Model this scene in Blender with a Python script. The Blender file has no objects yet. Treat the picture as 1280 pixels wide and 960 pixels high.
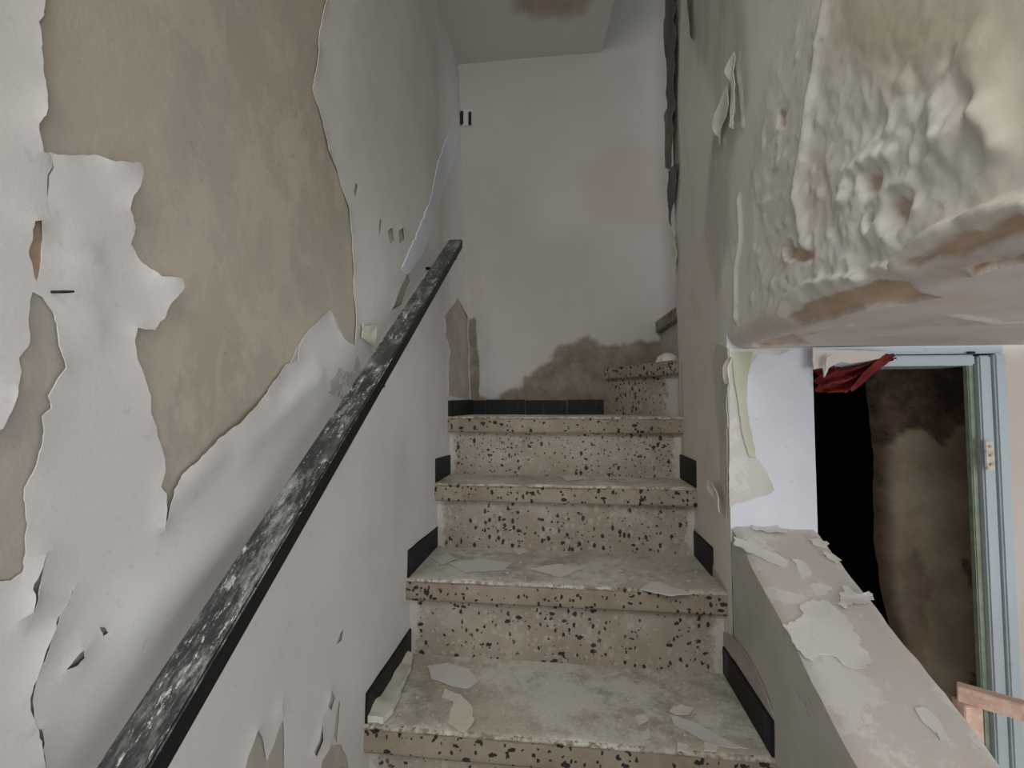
import bpy, bmesh, math, random
import numpy as np
from mathutils.kdtree import KDTree
from mathutils import Vector, Matrix, geometry as mgeo
random.seed(7); rng = np.random.RandomState(11)
C = bpy.context.scene.collection
SC = bpy.context.scene
# ------------------------------------------------------------------ camera, world, lights, exposure
F, YAW, PITCH = 585.0, 0.1164, 0.0457
cam_d = bpy.data.cameras.new('camera'); cam = bpy.data.objects.new('camera', cam_d); C.objects.link(cam)
cam_d.sensor_fit = 'HORIZONTAL'; cam_d.sensor_width = 36.0; cam_d.lens = F*36.0/1280; cam_d.clip_start = 0.01; cam_d.clip_end = 100
cam.rotation_euler = (math.pi/2+PITCH, 0, YAW); cam.location = (0, 0, 0)
SC.camera = cam
w = bpy.data.worlds.new('world'); SC.world = w; w.use_nodes = True
w.node_tree.nodes['Background'].inputs[0].default_value = (0.92, 0.96, 1.0, 1); w.node_tree.nodes['Background'].inputs[1].default_value = 1.0
def area(name, loc, target, size, energy, col):
    l = bpy.data.lights.new(name, 'AREA'); l.shape = 'RECTANGLE'; l.size, l.size_y = size; l.energy = energy; l.color = col
    o = bpy.data.objects.new(name, l); C.objects.link(o); o.location = loc
    o.rotation_euler = (Vector(target)-Vector(loc)).to_track_quat('-Z', 'Y').to_euler(); return o
area('hall_window_light', (1.9, -1.7, -0.35), (0.1, 0.8, -0.2), (1.4, 1.5), 29, (0.93, 0.96, 1.0))
area('added_fill_light', (-0.22, -1.1, 1.15), (0.1, 1.0, -0.2), (0.9, 0.8), 24, (1.0, 0.98, 0.94))  # unseen fill lamp added behind the eye to brighten right wall and treads
area('upper_window_light', (1.7, 1.66, 1.9), (0.0, 1.75, 0.7), (0.3, 0.9), 2.2, (0.97, 0.98, 1.0))
SC.view_settings.view_transform = 'Standard'; SC.view_settings.look = 'None'
SC.view_settings.exposure = -0.2; SC.view_settings.gamma = 1.0; SC.view_settings.use_curve_mapping = False

# ------------------------------------------------------------------ measured dimensions (metres, eye at the origin)
XL, XR = -0.377, 0.343          # stair side walls
R, T, E0 = 0.185, 0.2253, 0.035 # riser, going, landing below the eye
Y3, Y0, OH = 0.853, 1.448, 0.028
YB = 1.812                      # back wall
YP, XO = 1.05, 0.515            # pier front, outer face of the right wall
ZS = 0.122                      # lintel underside
ZC = 1.392                      # ceiling slab over the landing
ZF = -(E0+8*R)                  # lower floor
def zt(k): return -(E0+k*R)
def yt(k): return Y3+(3-k)*T if k else Y0
def ptop(y): return -0.257-0.41*(YP-y)

FW = np.array([-math.sin(YAW)*math.cos(PITCH), math.cos(YAW)*math.cos(PITCH), math.sin(PITCH)])
RT = np.array([math.cos(YAW), math.sin(YAW), 0.0]); UP = np.cross(RT, FW)
def ray(x, y): return FW+RT*(x-640)/F+UP*(480-y)/F
def proj(P):
    P = np.asarray(P, float); d = P@FW; return np.stack([640+F*(P@RT)/d, 480-F*(P@UP)/d], -1)

# ------------------------------------------------------------------ numpy noise
def _h(i, j, s):
    n = (i*374761393+j*668265263+s*1442695041) & 0x7fffffff
    n = ((n ^ (n >> 13))*1274126177) & 0x7fffffff
    return ((n ^ (n >> 16)) & 0xffff)/65535.0
def vn(u, v, s=0):
    u = np.asarray(u, float); v = np.asarray(v, float)
    i = np.floor(u).astype(np.int64); j = np.floor(v).astype(np.int64); a = u-i; b = v-j
    a = a*a*(3-2*a); b = b*b*(3-2*b)
    return (_h(i, j, s)*(1-a)+_h(i+1, j, s)*a)*(1-b)+(_h(i, j+1, s)*(1-a)+_h(i+1, j+1, s)*a)*b
def fbm(u, v, s=0, o=4, g=.5):
    r = 0; a = 1; t = 0
    for k in range(o): r = r+a*(vn(u, v, s+k*17)-.5); t += a; a *= g; u = np.asarray(u)*2.03; v = np.asarray(v)*2.03
    return r/t*2
def sstep(a, b, x): t = np.clip((x-a)/(b-a), 0, 1); return t*t*(3-2*t)
def inpoly(P, poly):
    P = np.asarray(P, float); poly = np.asarray(poly, float); x, y = P[..., 0], P[..., 1]; ins = np.zeros(x.shape, bool)
    n = len(poly); j = n-1
    for i in range(n):
        xi, yi = poly[i]; xj, yj = poly[j]
        if yi != yj: ins ^= ((yi > y) != (yj > y)) & (x < (xj-xi)*(y-yi)/(yj-yi)+xi)
        j = i
    return ins
def pdist(P, poly, closed=True):
    P = np.asarray(P, float); poly = np.asarray(poly, float); d = np.full(P.shape[:-1], 1e9)
    n = len(poly)
    for i in range(n if closed else n-1):
        a = poly[i]; b = poly[(i+1) % n]; ab = b-a; L = (ab@ab)+1e-18
        t = np.clip(((P-a)@ab)/L, 0, 1); q = P-(a+t[..., None]*ab); d = np.minimum(d, np.sqrt((q*q).sum(-1)))
    return d
def rough(poly, step, amp, seed=0, closed=True):
    """subdivide an outline and fray it"""
    out = []; poly = [np.array(p, float) for p in poly]; n = len(poly)
    for i in range(n if closed else n-1):
        a = poly[i]; b = poly[(i+1) % n]; L = np.linalg.norm(b-a); m = max(1, int(L/step))
        nn = np.array([-(b-a)[1], (b-a)[0]])/(L+1e-9)
        for k in range(m):
            t = k/m; p = a+(b-a)*t; q = float(fbm(p[0]/step/2.3+seed*7.1, p[1]/step/2.3, seed, 3, .7))
            out.append(p+nn*q*amp*(1 if L > step else .4))
    if not closed: out.append(poly[-1])
    return np.array(out)

# ------------------------------------------------------------------ materials
class NT:
    def __init__(s, name):
        s.m = bpy.data.materials.new(name); s.m.use_nodes = True; s.t = s.m.node_tree; s.b = s.t.nodes['Principled BSDF']
        s.pos = s.t.nodes.new('ShaderNodeNewGeometry').outputs['Position']
    def n(s, k): return s.t.nodes.new(k)
    def l(s, a, b): s.t.links.new(a, b)
    def map(s, scale=(1, 1, 1), loc=(0, 0, 0)):
        m = s.n('ShaderNodeMapping'); s.l(s.pos, m.inputs[0]); m.inputs['Scale'].default_value = scale; m.inputs['Location'].default_value = loc; return m.outputs[0]
    def noise(s, sc, det=5, ro=.55, dist=0, vec=None):
        q = s.n('ShaderNodeTexNoise'); s.l(vec or s.pos, q.inputs['Vector']); q.inputs['Scale'].default_value = sc; q.inputs['Detail'].default_value = det
        q.inputs['Roughness'].default_value = ro; q.inputs['Distortion'].default_value = dist; return q.outputs[0]
    def vor(s, sc, vec=None, feat='F1', rnd=1):
        q = s.n('ShaderNodeTexVoronoi'); s.l(vec or s.pos, q.inputs['Vector']); q.inputs['Scale'].default_value = sc; q.feature = feat; q.inputs['Randomness'].default_value = rnd; return q
    def ramp(s, f, *st):
        r = s.n('ShaderNodeValToRGB'); s.l(f, r.inputs[0]); e = r.color_ramp.elements
        while len(e) < len(st): e.new(.5)
        for i, (p, c) in enumerate(st):
            e[i].position = p; e[i].color = (c, c, c, 1) if isinstance(c, (int, float)) else (*c, 1)
        return r.outputs[0]
    def mix(s, f, a, b, mode='MIX'):
        m = s.n('ShaderNodeMix'); m.data_type = 'RGBA'; m.blend_type = mode
        for sock, v in ((m.inputs[0], f), (m.inputs[6], a), (m.inputs[7], b)):
            if isinstance(v, (int, float)): sock.default_value = v if sock.type == 'VALUE' else (v, v, v, 1)
            elif isinstance(v, tuple): sock.default_value = (*v, 1)
            else: s.l(v, sock)
        return m.outputs[2]
    def math(s, op, a, b=0.0, cl=False):
        m = s.n('ShaderNodeMath'); m.operation = op; m.use_clamp = cl
        for i, v in enumerate((a, b)):
            if isinstance(v, (int, float)): m.inputs[i].default_value = v
            else: s.l(v, m.inputs[i])
        return m.outputs[0]
    def attr(s, nm):
        a = s.n('ShaderNodeAttribute'); a.attribute_name = nm; return a.outputs['Fac']
    def done(s, col, ro=.85, bump=None, bs=.4, bd=.003, spec=.3, metal=0):
        if isinstance(col, tuple): s.b.inputs['Base Color'].default_value = (*col, 1)
        else: s.l(col, s.b.inputs['Base Color'])
        if isinstance(ro, (int, float)): s.b.inputs['Roughness'].default_value = ro
        else: s.l(ro, s.b.inputs['Roughness'])
        s.b.inputs['Specular IOR Level'].default_value = spec; s.b.inputs['Metallic'].default_value = metal
        if bump is not None:
            q = s.n('ShaderNodeBump'); s.l(bump, q.inputs['Height']); q.inputs['Strength'].default_value = bs; q.inputs['Distance'].default_value = bd
            s.l(q.outputs[0], s.b.inputs['Normal'])
        return s.m
def m_paint(name, c1, c2, stain=None, sc=3.0):
    t = NT(name); c = t.mix(t.ramp(t.noise(sc, 6, .6), (.35, 0), (.7, 1)), c1, c2)
    if stain: c = t.mix(t.ramp(t.noise(sc*1.7, 5, .65, .6), (.60, 0), (.78, .55)), c, stain)
    c = t.mix(t.ramp(t.noise(90, 2), (.66, 0), (.76, .25)), c, tuple(x*.6 for x in c1))
    return t.done(c, .8, t.noise(240, 3), .25, .0012)
M = {}
M['olive_coat'] = m_paint('olive_coat', (.46, .44, .34), (.56, .54, .44), None, 12)
M['scale_paint'] = m_paint('scale_paint', (.60, .585, .56), (.68, .665, .64), (.56, .50, .45), 9)
M['stained_plaster'] = m_paint('stained_plaster', (.36, .31, .28), (.46, .41, .38), (.22, .15, .11), 11)
M['white_paint'] = m_paint('white_paint', (.60, .58, .57), (.68, .665, .655), (.55, .50, .47))
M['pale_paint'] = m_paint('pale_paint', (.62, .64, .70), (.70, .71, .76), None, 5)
M['cream_paint'] = m_paint('cream_paint', (.62, .60, .50), (.72, .70, .60), (.52, .46, .36), 7)
M['under_coat'] = m_paint('under_coat', (.46, .43, .42), (.52, .49, .47), (.46, .42, .36), 8)
def chips2(t, light=False):
    nz = t.n('ShaderNodeTexNoise'); t.l(t.pos, nz.inputs['Vector']); nz.inputs['Scale'].default_value = 130; nz.inputs['Detail'].default_value = 1
    sc = t.n('ShaderNodeVectorMath'); sc.operation = 'SCALE'; t.l(nz.outputs['Color'], sc.inputs[0]); sc.inputs['Scale'].default_value = .0065
    v = t.n('ShaderNodeVectorMath'); v.operation = 'ADD'; t.l(t.pos, v.inputs[0]); t.l(sc.outputs[0], v.inputs[1])
    dens = t.math('MULTIPLY', t.math('SUBTRACT', t.noise(6, 2), .5), .9)
    r = None
    for st, scale, r0, keep in ((((1, 1, .62), 72, .40, .48), ((.62, 1, 1), 76, .40, .52), ((.9, 1, .8), 120, .40, .66)) if not light else (((1, 1, .8), 58, .42, .5), ((.8, 1, 1), 100, .42, .5))):
        m = t.n('ShaderNodeMapping'); t.l(v.outputs[0], m.inputs[0]); m.inputs['Scale'].default_value = st; m.inputs['Location'].default_value = (scale*.013, .3, keep)
        q = t.vor(scale, m.outputs[0]); sep = t.n('ShaderNodeSeparateColor'); t.l(q.outputs['Color'], sep.inputs[0])
        k = t.math('MULTIPLY', t.math('LESS_THAN', q.outputs['Distance'], t.math('MULTIPLY', t.math('ADD', sep.outputs[1], .25), r0*.8)), t.math('GREATER_THAN', t.math('ADD', sep.outputs[0], dens), keep))
        r = k if r is None else t.math('MAXIMUM', r, k)
    return r
def _():
    t = NT('bare_plaster'); v = t.map((1, 1, .45))
    c = t.mix(t.ramp(t.noise(3.2, 6, .6), (.35, 0), (.65, 1)), (.40, .35, .285), (.46, .415, .35))
    c = t.mix(t.ramp(t.noise(6, 5, .6, .4, v), (.48, 0), (.64, .65)), c, (.385, .355, .325))
    c = t.mix(t.ramp(t.noise(22, 6, .7, .8, v), (.56, 0), (.63, .4)), c, (.54, .49, .40))
    c = t.mix(t.ramp(t.noise(9, 8, .72, .2, t.map((1, 1, .7), (3, 1, 2))), (.51, 0), (.58, .6)), c, (.52, .465, .375))
    c = t.mix(t.ramp(t.noise(4, 7, .7, .2, t.map((1, 1, .5), (7, 1, 5))), (.50, 0), (.66, .6)), c, (.36, .325, .295))
    c = t.mix(t.ramp(t.noise(60, 3, .6), (.66, 0), (.74, .3)), c, (.24, .20, .16))
    M['bare_plaster'] = t.done(c, .9, t.noise(160, 5, .7), .35, .0016)
    t = NT('brown_plaster'); c = t.mix(t.ramp(t.noise(25, 6, .7), (.35, 0), (.7, 1)), (.27, .19, .13), (.45, .35, .27))
    M['brown_plaster'] = t.done(c, .9, t.noise(150, 5, .7), .5, .002)
    t = NT('terrazzo')
    base = t.mix(t.ramp(t.noise(7, 6, .65), (.3, 0), (.7, 1)), (.27, .225, .17), (.40, .35, .285))
    base = t.mix(t.math('MULTIPLY', chips2(t, True), .45), base, (.48, .44, .37))
    c = t.mix(chips2(t), base, (.035, .028, .026))
    c = t.mix(t.ramp(t.noise(14, 6, .75, .5), (.54, 0), (.70, .75)), c, (.43, .39, .32))
    sx = t.n('ShaderNodeSeparateXYZ'); t.l(t.pos, sx.inputs[0]); dx = t.math('ABSOLUTE', t.math('ADD', sx.outputs[0], .017))
    e_ = t.math('ADD', dx, t.math('MULTIPLY', t.math('SUBTRACT', t.noise(40, 4, .7), .5), .06)); c = t.mix(t.ramp(e_, (.333, 0), (.345, .75)), c, (.56, .55, .52))
    M['terrazzo'] = t.done(c, .6, t.noise(120, 4), .25, .0015)
    t = NT('dusty_tread')
    c = t.mix(t.ramp(t.noise(5, 8, .7), (.38, 0), (.62, 1)), (.44, .405, .33), (.56, .525, .44))
    c = t.mix(t.ramp(t.noise(3.2, 9, .78, 0, t.map((1, 1, 1), (2.3, 0, 0))), (.47, 0), (.53, .9)), c, (.66, .645, .57))
    c = t.mix(t.ramp(t.noise(11, 9, .82), (.50, 0), (.62, .7)), c, (.27, .26, .20))
    c = t.mix(t.ramp(t.noise(45, 6, .8), (.56, 0), (.62, .5)), c, (.70, .68, .61))
    c = t.mix(t.ramp(t.noise(170, 3, .7), (.64, 0), (.70, .6)), c, (.20, .18, .14))
    fr = t.attr('front'); ch = t.math('MULTIPLY', chips2(t), fr)
    tb = t.mix(t.ramp(t.noise(9, 6, .7), (.3, 0), (.7, 1)), (.22, .18, .125), (.36, .31, .24))
    tb = t.mix(chips2(t), tb, (.035, .028, .026))
    ff = t.math('ADD', fr, t.math('MULTIPLY', t.math('SUBTRACT', t.noise(70, 5, .7), .5), 1.6)); ff = t.ramp(ff, (.45, 0), (.62, 1))
    c = t.mix(ff, c, tb)
    M['dusty_tread'] = t.done(c, .85, t.noise(110, 6, .7), .6, .003)
_()
def _():
    t = NT('right_wall_paint')
    st = t.map((1, 1, .35))
    c = t.mix(t.ramp(t.noise(3, 6, .6), (.35, 0), (.65, 1)), (.66, .64, .55), (.77, .755, .68))
    c = t.mix(t.ramp(t.noise(5, 5, .6, .5, st), (.48, 0), (.64, .6)), c, (.72, .73, .69))
    c = t.mix(t.ramp(t.noise(12, 6, .65, .4, st), (.56, 0), (.72, .45)), c, (.52, .45, .35))
    c = t.mix(t.attr('olive'), c, (.47, .43, .31))
    c = t.mix(t.attr('pink'), c, t.mix(t.ramp(t.noise(9, 6, .7), (.4, 0), (.65, 1)), (.60, .52, .47), (.66, .61, .59)))
    c = t.mix(t.attr('bare'), c, t.mix(t.ramp(t.noise(30, 6, .7), (.35, 0), (.7, 1)), (.46, .33, .23), (.60, .47, .36)))
    mo = t.math('MULTIPLY', t.attr('mold'), t.ramp(t.noise(14, 6, .7, .6, t.map((1, 1, .3))), (.25, .25), (.7, 1)))
    c = t.mix(mo, c, (.14, .125, .10))
    M['right_wall_paint'] = t.done(c, .7, t.noise(110, 5, .6), .35, .002, .35)
    t = NT('back_paint')
    c = t.mix(t.ramp(t.noise(1.8, 5, .6), (.35, 0), (.7, 1)), (.45, .435, .41), (.53, .51, .49))
    c = t.mix(t.attr('pink'), c, (.47, .40, .38)); c = t.mix(t.attr('bare'), c, t.mix(t.ramp(t.noise(20, 6, .7), (.35, 0), (.7, 1)), (.17, .135, .10), (.29, .25, .20)))
    c = t.mix(t.ramp(t.noise(60, 3, .7), (.70, 0), (.76, .5)), c, (.25, .2, .17))
    M['back_paint'] = t.done(c, .85, t.noise(150, 4), .25, .0015)
    t = NT('left_base')
    c = t.mix(t.ramp(t.noise(3.2, 6, .6), (.35, 0), (.65, 1)), (.335, .285, .225), (.42, .375, .31))
    M['left_base'] = t.done(c, .9)
    t = NT('black_tile')
    c = t.mix(t.ramp(t.noise(30, 6, .7, .3, t.map((1, 1, .25))), (.55, 0), (.75, .45)), (.012, .013, .015), (.16, .16, .16))
    M['black_tile'] = t.done(c, .6, t.noise(90, 4), .2, .001, .25)
    t = NT('worn_black_rail')
    v = t.map((1.5, .42, .42))
    f = t.ramp(t.noise(30, 9, .85, .1, v), (.47, 0), (.60, 1)); g = t.ramp(t.noise(8, 5, .65), (.40, .08), (.58, 1))
    c = t.mix(t.math('MULTIPLY', f, g), (.026, .029, .031), (.40, .41, .375))
    c = t.mix(t.ramp(t.noise(70, 6, .85, .1, v), (.57, 0), (.61, .9)), c, (.66, .66, .61))
    M['worn_black_rail'] = t.done(c, .42, t.noise(90, 6, .7), .35, .001, .5)
    t = NT('black_metal'); M['black_metal'] = t.done(t.mix(t.ramp(t.noise(50, 5), (.62, 0), (.72, .3)), (.008, .008, .009), (.08, .07, .06)), .5)
    t = NT('frame_paint'); c = t.mix(t.ramp(t.noise(30, 5, .7), (.62, 0), (.72, .5)), (.50, .58, .62), (.33, .36, .33))
    M['frame_paint'] = t.done(c, .45, t.noise(120, 3), .1, .001, .45)
    t = NT('green_paint'); M['green_paint'] = t.done(t.mix(t.ramp(t.noise(40, 5), (.4, 0), (.7, 1)), (.25, .33, .22), (.40, .44, .36)), .6)
    t = NT('rail_paint'); M['rail_paint'] = t.done(t.mix(t.ramp(t.noise(25, 6, .7), (.45, 0), (.65, 1)), (.78, .56, .45), (.52, .32, .23)), .55, t.noise(90, 4), .3, .001)
    t = NT('red_cloth'); M['red_cloth'] = t.done(t.mix(t.ramp(t.noise(22, 5, .6), (.35, 0), (.7, 1)), (.10, .010, .010), (.30, .035, .03)), .9, t.noise(300, 2), .4, .001)
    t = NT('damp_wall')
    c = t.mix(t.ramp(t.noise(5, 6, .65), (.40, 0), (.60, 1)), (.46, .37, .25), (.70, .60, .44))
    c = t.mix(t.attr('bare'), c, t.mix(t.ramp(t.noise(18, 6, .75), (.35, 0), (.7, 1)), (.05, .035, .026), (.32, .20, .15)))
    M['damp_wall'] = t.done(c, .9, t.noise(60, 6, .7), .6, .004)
    t = NT('painted_darkness'); M['painted_darkness'] = t.done((.012, .010, .009), .95)  # near-black colour stands in for the darkness of the unlit room
    t = NT('hall_wall'); M['hall_wall'] = t.done(t.mix(t.ramp(t.noise(3, 5), (.4, 0), (.65, 1)), (.66, .57, .50), (.70, .64, .60)), .85, t.noise(120, 4), .25, .0015)
    t = NT('parapet_plaster')
    c = t.mix(t.ramp(t.noise(4, 6, .6), (.35, 0), (.65, 1)), (.52, .48, .44), (.60, .57, .54))
    c = t.mix(t.ramp(t.noise(10, 6, .7, .5), (.55, 0), (.64, .5)), c, (.60, .50, .43))
    c = t.mix(t.ramp(t.noise(7, 8, .75, .2, t.map((1, 1, 1), (4, 2, 1))), (.53, 0), (.57, .7)), c, (.66, .645, .62))
    M['parapet_plaster'] = t.done(c, .85, t.noise(100, 5, .7), .4, .002)
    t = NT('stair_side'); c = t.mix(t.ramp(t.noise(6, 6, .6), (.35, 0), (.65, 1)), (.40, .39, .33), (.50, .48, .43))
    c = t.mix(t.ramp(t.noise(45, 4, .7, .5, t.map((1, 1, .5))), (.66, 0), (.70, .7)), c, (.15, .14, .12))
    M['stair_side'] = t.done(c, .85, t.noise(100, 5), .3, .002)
    t = NT('floor_tile'); M['floor_tile'] = t.done(t.mix(t.ramp(t.noise(6, 6), (.4, 0), (.6, 1)), (.3, .27, .23), (.42, .39, .34)), .8)
    t = NT('cream_metal'); M['cream_metal'] = t.done(t.mix(t.ramp(t.noise(60, 5), (.5, 0), (.65, .6)), (.70, .66, .58), (.30, .22, .15)), .5)
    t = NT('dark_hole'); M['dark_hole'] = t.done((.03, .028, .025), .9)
_()

# ------------------------------------------------------------------ object helpers
def tag(o, label=None, cat=None, group=None, kind=None):
    for k, v in (('label', label), ('category', cat), ('group', group), ('kind', kind)):
        if v: o[k] = v
    return o
def mk(name, verts, faces, mat, parent=None, smooth=False, attrs=None, loc=None):
    me = bpy.data.meshes.new(name); me.from_pydata([tuple(map(float, v)) for v in verts], [], [tuple(map(int, f)) for f in faces]); me.update()
    me.materials.append(M[mat] if isinstance(mat, str) else mat)
    if smooth: me.polygons.foreach_set('use_smooth', [True]*len(me.polygons))
    for k, a in (attrs or {}).items():
        at = me.attributes.new(k, 'FLOAT', 'POINT'); at.data.foreach_set('value', np.ascontiguousarray(a, dtype=np.float32).ravel())
    o = bpy.data.objects.new(name, me); C.objects.link(o)
    if parent: o.parent = parent
    return o
def empty(name, loc=(0, 0, 0)):
    o = bpy.data.objects.new(name, None); C.objects.link(o); o.location = loc; return o
def place(o, p):   # child built in world coordinates under an Empty that sits at its base
    o.matrix_parent_inverse = Matrix.Translation(-Vector(p.location)); return o
def grid(name, P, mat, parent=None, smooth=True, attrs=None, flip=False, keep=None):
    n, m = P.shape[:2]; idx = np.arange(n*m).reshape(n, m)
    q = np.stack([idx[:-1, :-1], idx[1:, :-1], idx[1:, 1:], idx[:-1, 1:]], -1).reshape(-1, 4)
    if flip: q = q[:, ::-1]
    if keep is not None: q = q[keep.reshape(-1)]
    return mk(name, P.reshape(-1, 3), q, mat, parent, smooth, {k: v.reshape(-1) for k, v in (attrs or {}).items()})
def box(name, a, b, mat, parent=None, bev=0.0):
    bm = bmesh.new(); bmesh.ops.create_cube(bm, size=1)
    a = Vector(a); b = Vector(b)
    for v in bm.verts: v.co = Vector([(a[i]+b[i])/2+v.co[i]*(b[i]-a[i]) for i in range(3)])
    if bev: bmesh.ops.bevel(bm, geom=list(bm.edges), offset=bev, segments=2, affect='EDGES')
    me = bpy.data.meshes.new(name); bm.to_mesh(me); bm.free(); me.materials.append(M[mat]); o = bpy.data.objects.new(name, me); C.objects.link(o)
    if parent: o.parent = parent
    return o
def prism(name, pts, d, mat, parent=None, bev=0.0):
    """polygon pts (3d) pushed along vector d"""
    bm = bmesh.new(); vs = [bm.verts.new(p) for p in pts]; f = bm.faces.new(vs)
    r = bmesh.ops.extrude_face_region(bm, geom=[f]); bmesh.ops.translate(bm, vec=Vector(d), verts=[g for g in r['geom'] if isinstance(g, bmesh.types.BMVert)])
    bmesh.ops.recalc_face_normals(bm, faces=bm.faces)
    if bev: bmesh.ops.bevel(bm, geom=list(bm.edges), offset=bev, segments=2, affect='EDGES')
    me = bpy.data.meshes.new(name); bm.to_mesh(me); bm.free(); me.materials.append(M[mat]); o = bpy.data.objects.new(name, me); C.objects.link(o)
    if parent: o.parent = parent
    return o
def tube(name, path, r, mat, parent=None, seg=10):
    path = [Vector(p) for p in path]; V = []; Fc = []
    for i, p in enumerate(path):
        t = (path[min(i+1, len(path)-1)]-path[max(i-1, 0)]).normalized(); a = t.orthogonal().normalized() if i == 0 else (pa-t*pa.dot(t)).normalized(); pa = a
        b = t.cross(a); rr = r[i] if isinstance(r, (list, tuple)) else r
        for k in range(seg): V.append(p+(a*math.cos(2*math.pi*k/seg)+b*math.sin(2*math.pi*k/seg))*rr)
    for i in range(len(path)-1):
        for k in range(seg): Fc.append((i*seg+k, i*seg+(k+1) % seg, (i+1)*seg+(k+1) % seg, (i+1)*seg+k))
    Fc += [tuple(range(seg))[::-1], tuple(range((len(path)-1)*seg, len(path)*seg))]
    return mk(name, V, Fc, mat, parent, True)

# ------------------------------------------------------------------ wall surfaces: (u,v) <-> space
def lean(z): return np.maximum(z, 0)*.044
class LW:
    def pos(u, v, h=0): u = np.asarray(u, float); v = np.asarray(v, float); return np.stack([XL-lean(v)+h+0*u+.004*fbm(u*3, v*3, 5, 2), u+0*v, v+0*u], -1)
    def hit(x, y):
        d = ray(x, y); X = XL
        for _ in range(6): p = d*X/d[0]; X = XL-float(lean(p[2]))
        return np.array([p[1], p[2]])
class BW:
    def pos(u, v, h=0): u = np.asarray(u, float); v = np.asarray(v, float); return np.stack([u+0*v, YB-h+0*u+0*v, v+0*u], -1)
    def hit(x, y): d = ray(x, y); p = d*YB/d[1]; return np.array([p[0], p[2]])
class PF:
    def pos(u, v, h=0): u = np.asarray(u, float); v = np.asarray(v, float); return np.stack([u+0*v, YP-h+0*u+0*v, v+0*u], -1)
    def hit(x, y): d = ray(x, y); p = d*YP/d[1]; return np.array([p[0], p[2]])
class PT:
    def pos(u, v, h=0): u = np.asarray(u, float); v = np.asarray(v, float); return np.stack([u+0*v, v-.38*h+0*u, ptop(v)+.92*h+0*u], -1)
    def hit(x, y):
        d = ray(x, y); t = (-0.257-0.41*YP)/(d[2]-.41*d[1]); p = d*t; return np.array([p[0], p[1]])
class SR:
    def pos(u, v, h=0): u = np.asarray(u, float); v = np.asarray(v, float); return np.stack([XR-h+0*u+0*v, u+0*v, v+0*u], -1)
    def hit(x, y): d = ray(x, y); p = d*XR/d[0]; return np.array([p[1], p[2]])
def TR(k, z=None):
    Z = zt(k) if z is None else z
    class S:
        def pos(u, v, h=0): u = np.asarray(u, float); v = np.asarray(v, float); return np.stack([u+0*v, v+0*u, Z+h+0*u+0*v], -1)
        def hit(x, y): d = ray(x, y); p = d*Z/d[2]; return np.array([p[0], p[1]])
    return S
def kd_dist(P, rings):
    q = np.concatenate([np.array(r) for r in rings]); k = KDTree(len(q))
    for i, p in enumerate(q): k.insert((p[0], p[1], 0), i)
    k.balance(); return np.array([k.find((p[0], p[1], 0))[2] for p in P])
def px(S, pts): return [S.hit(*p) for p in pts]

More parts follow.
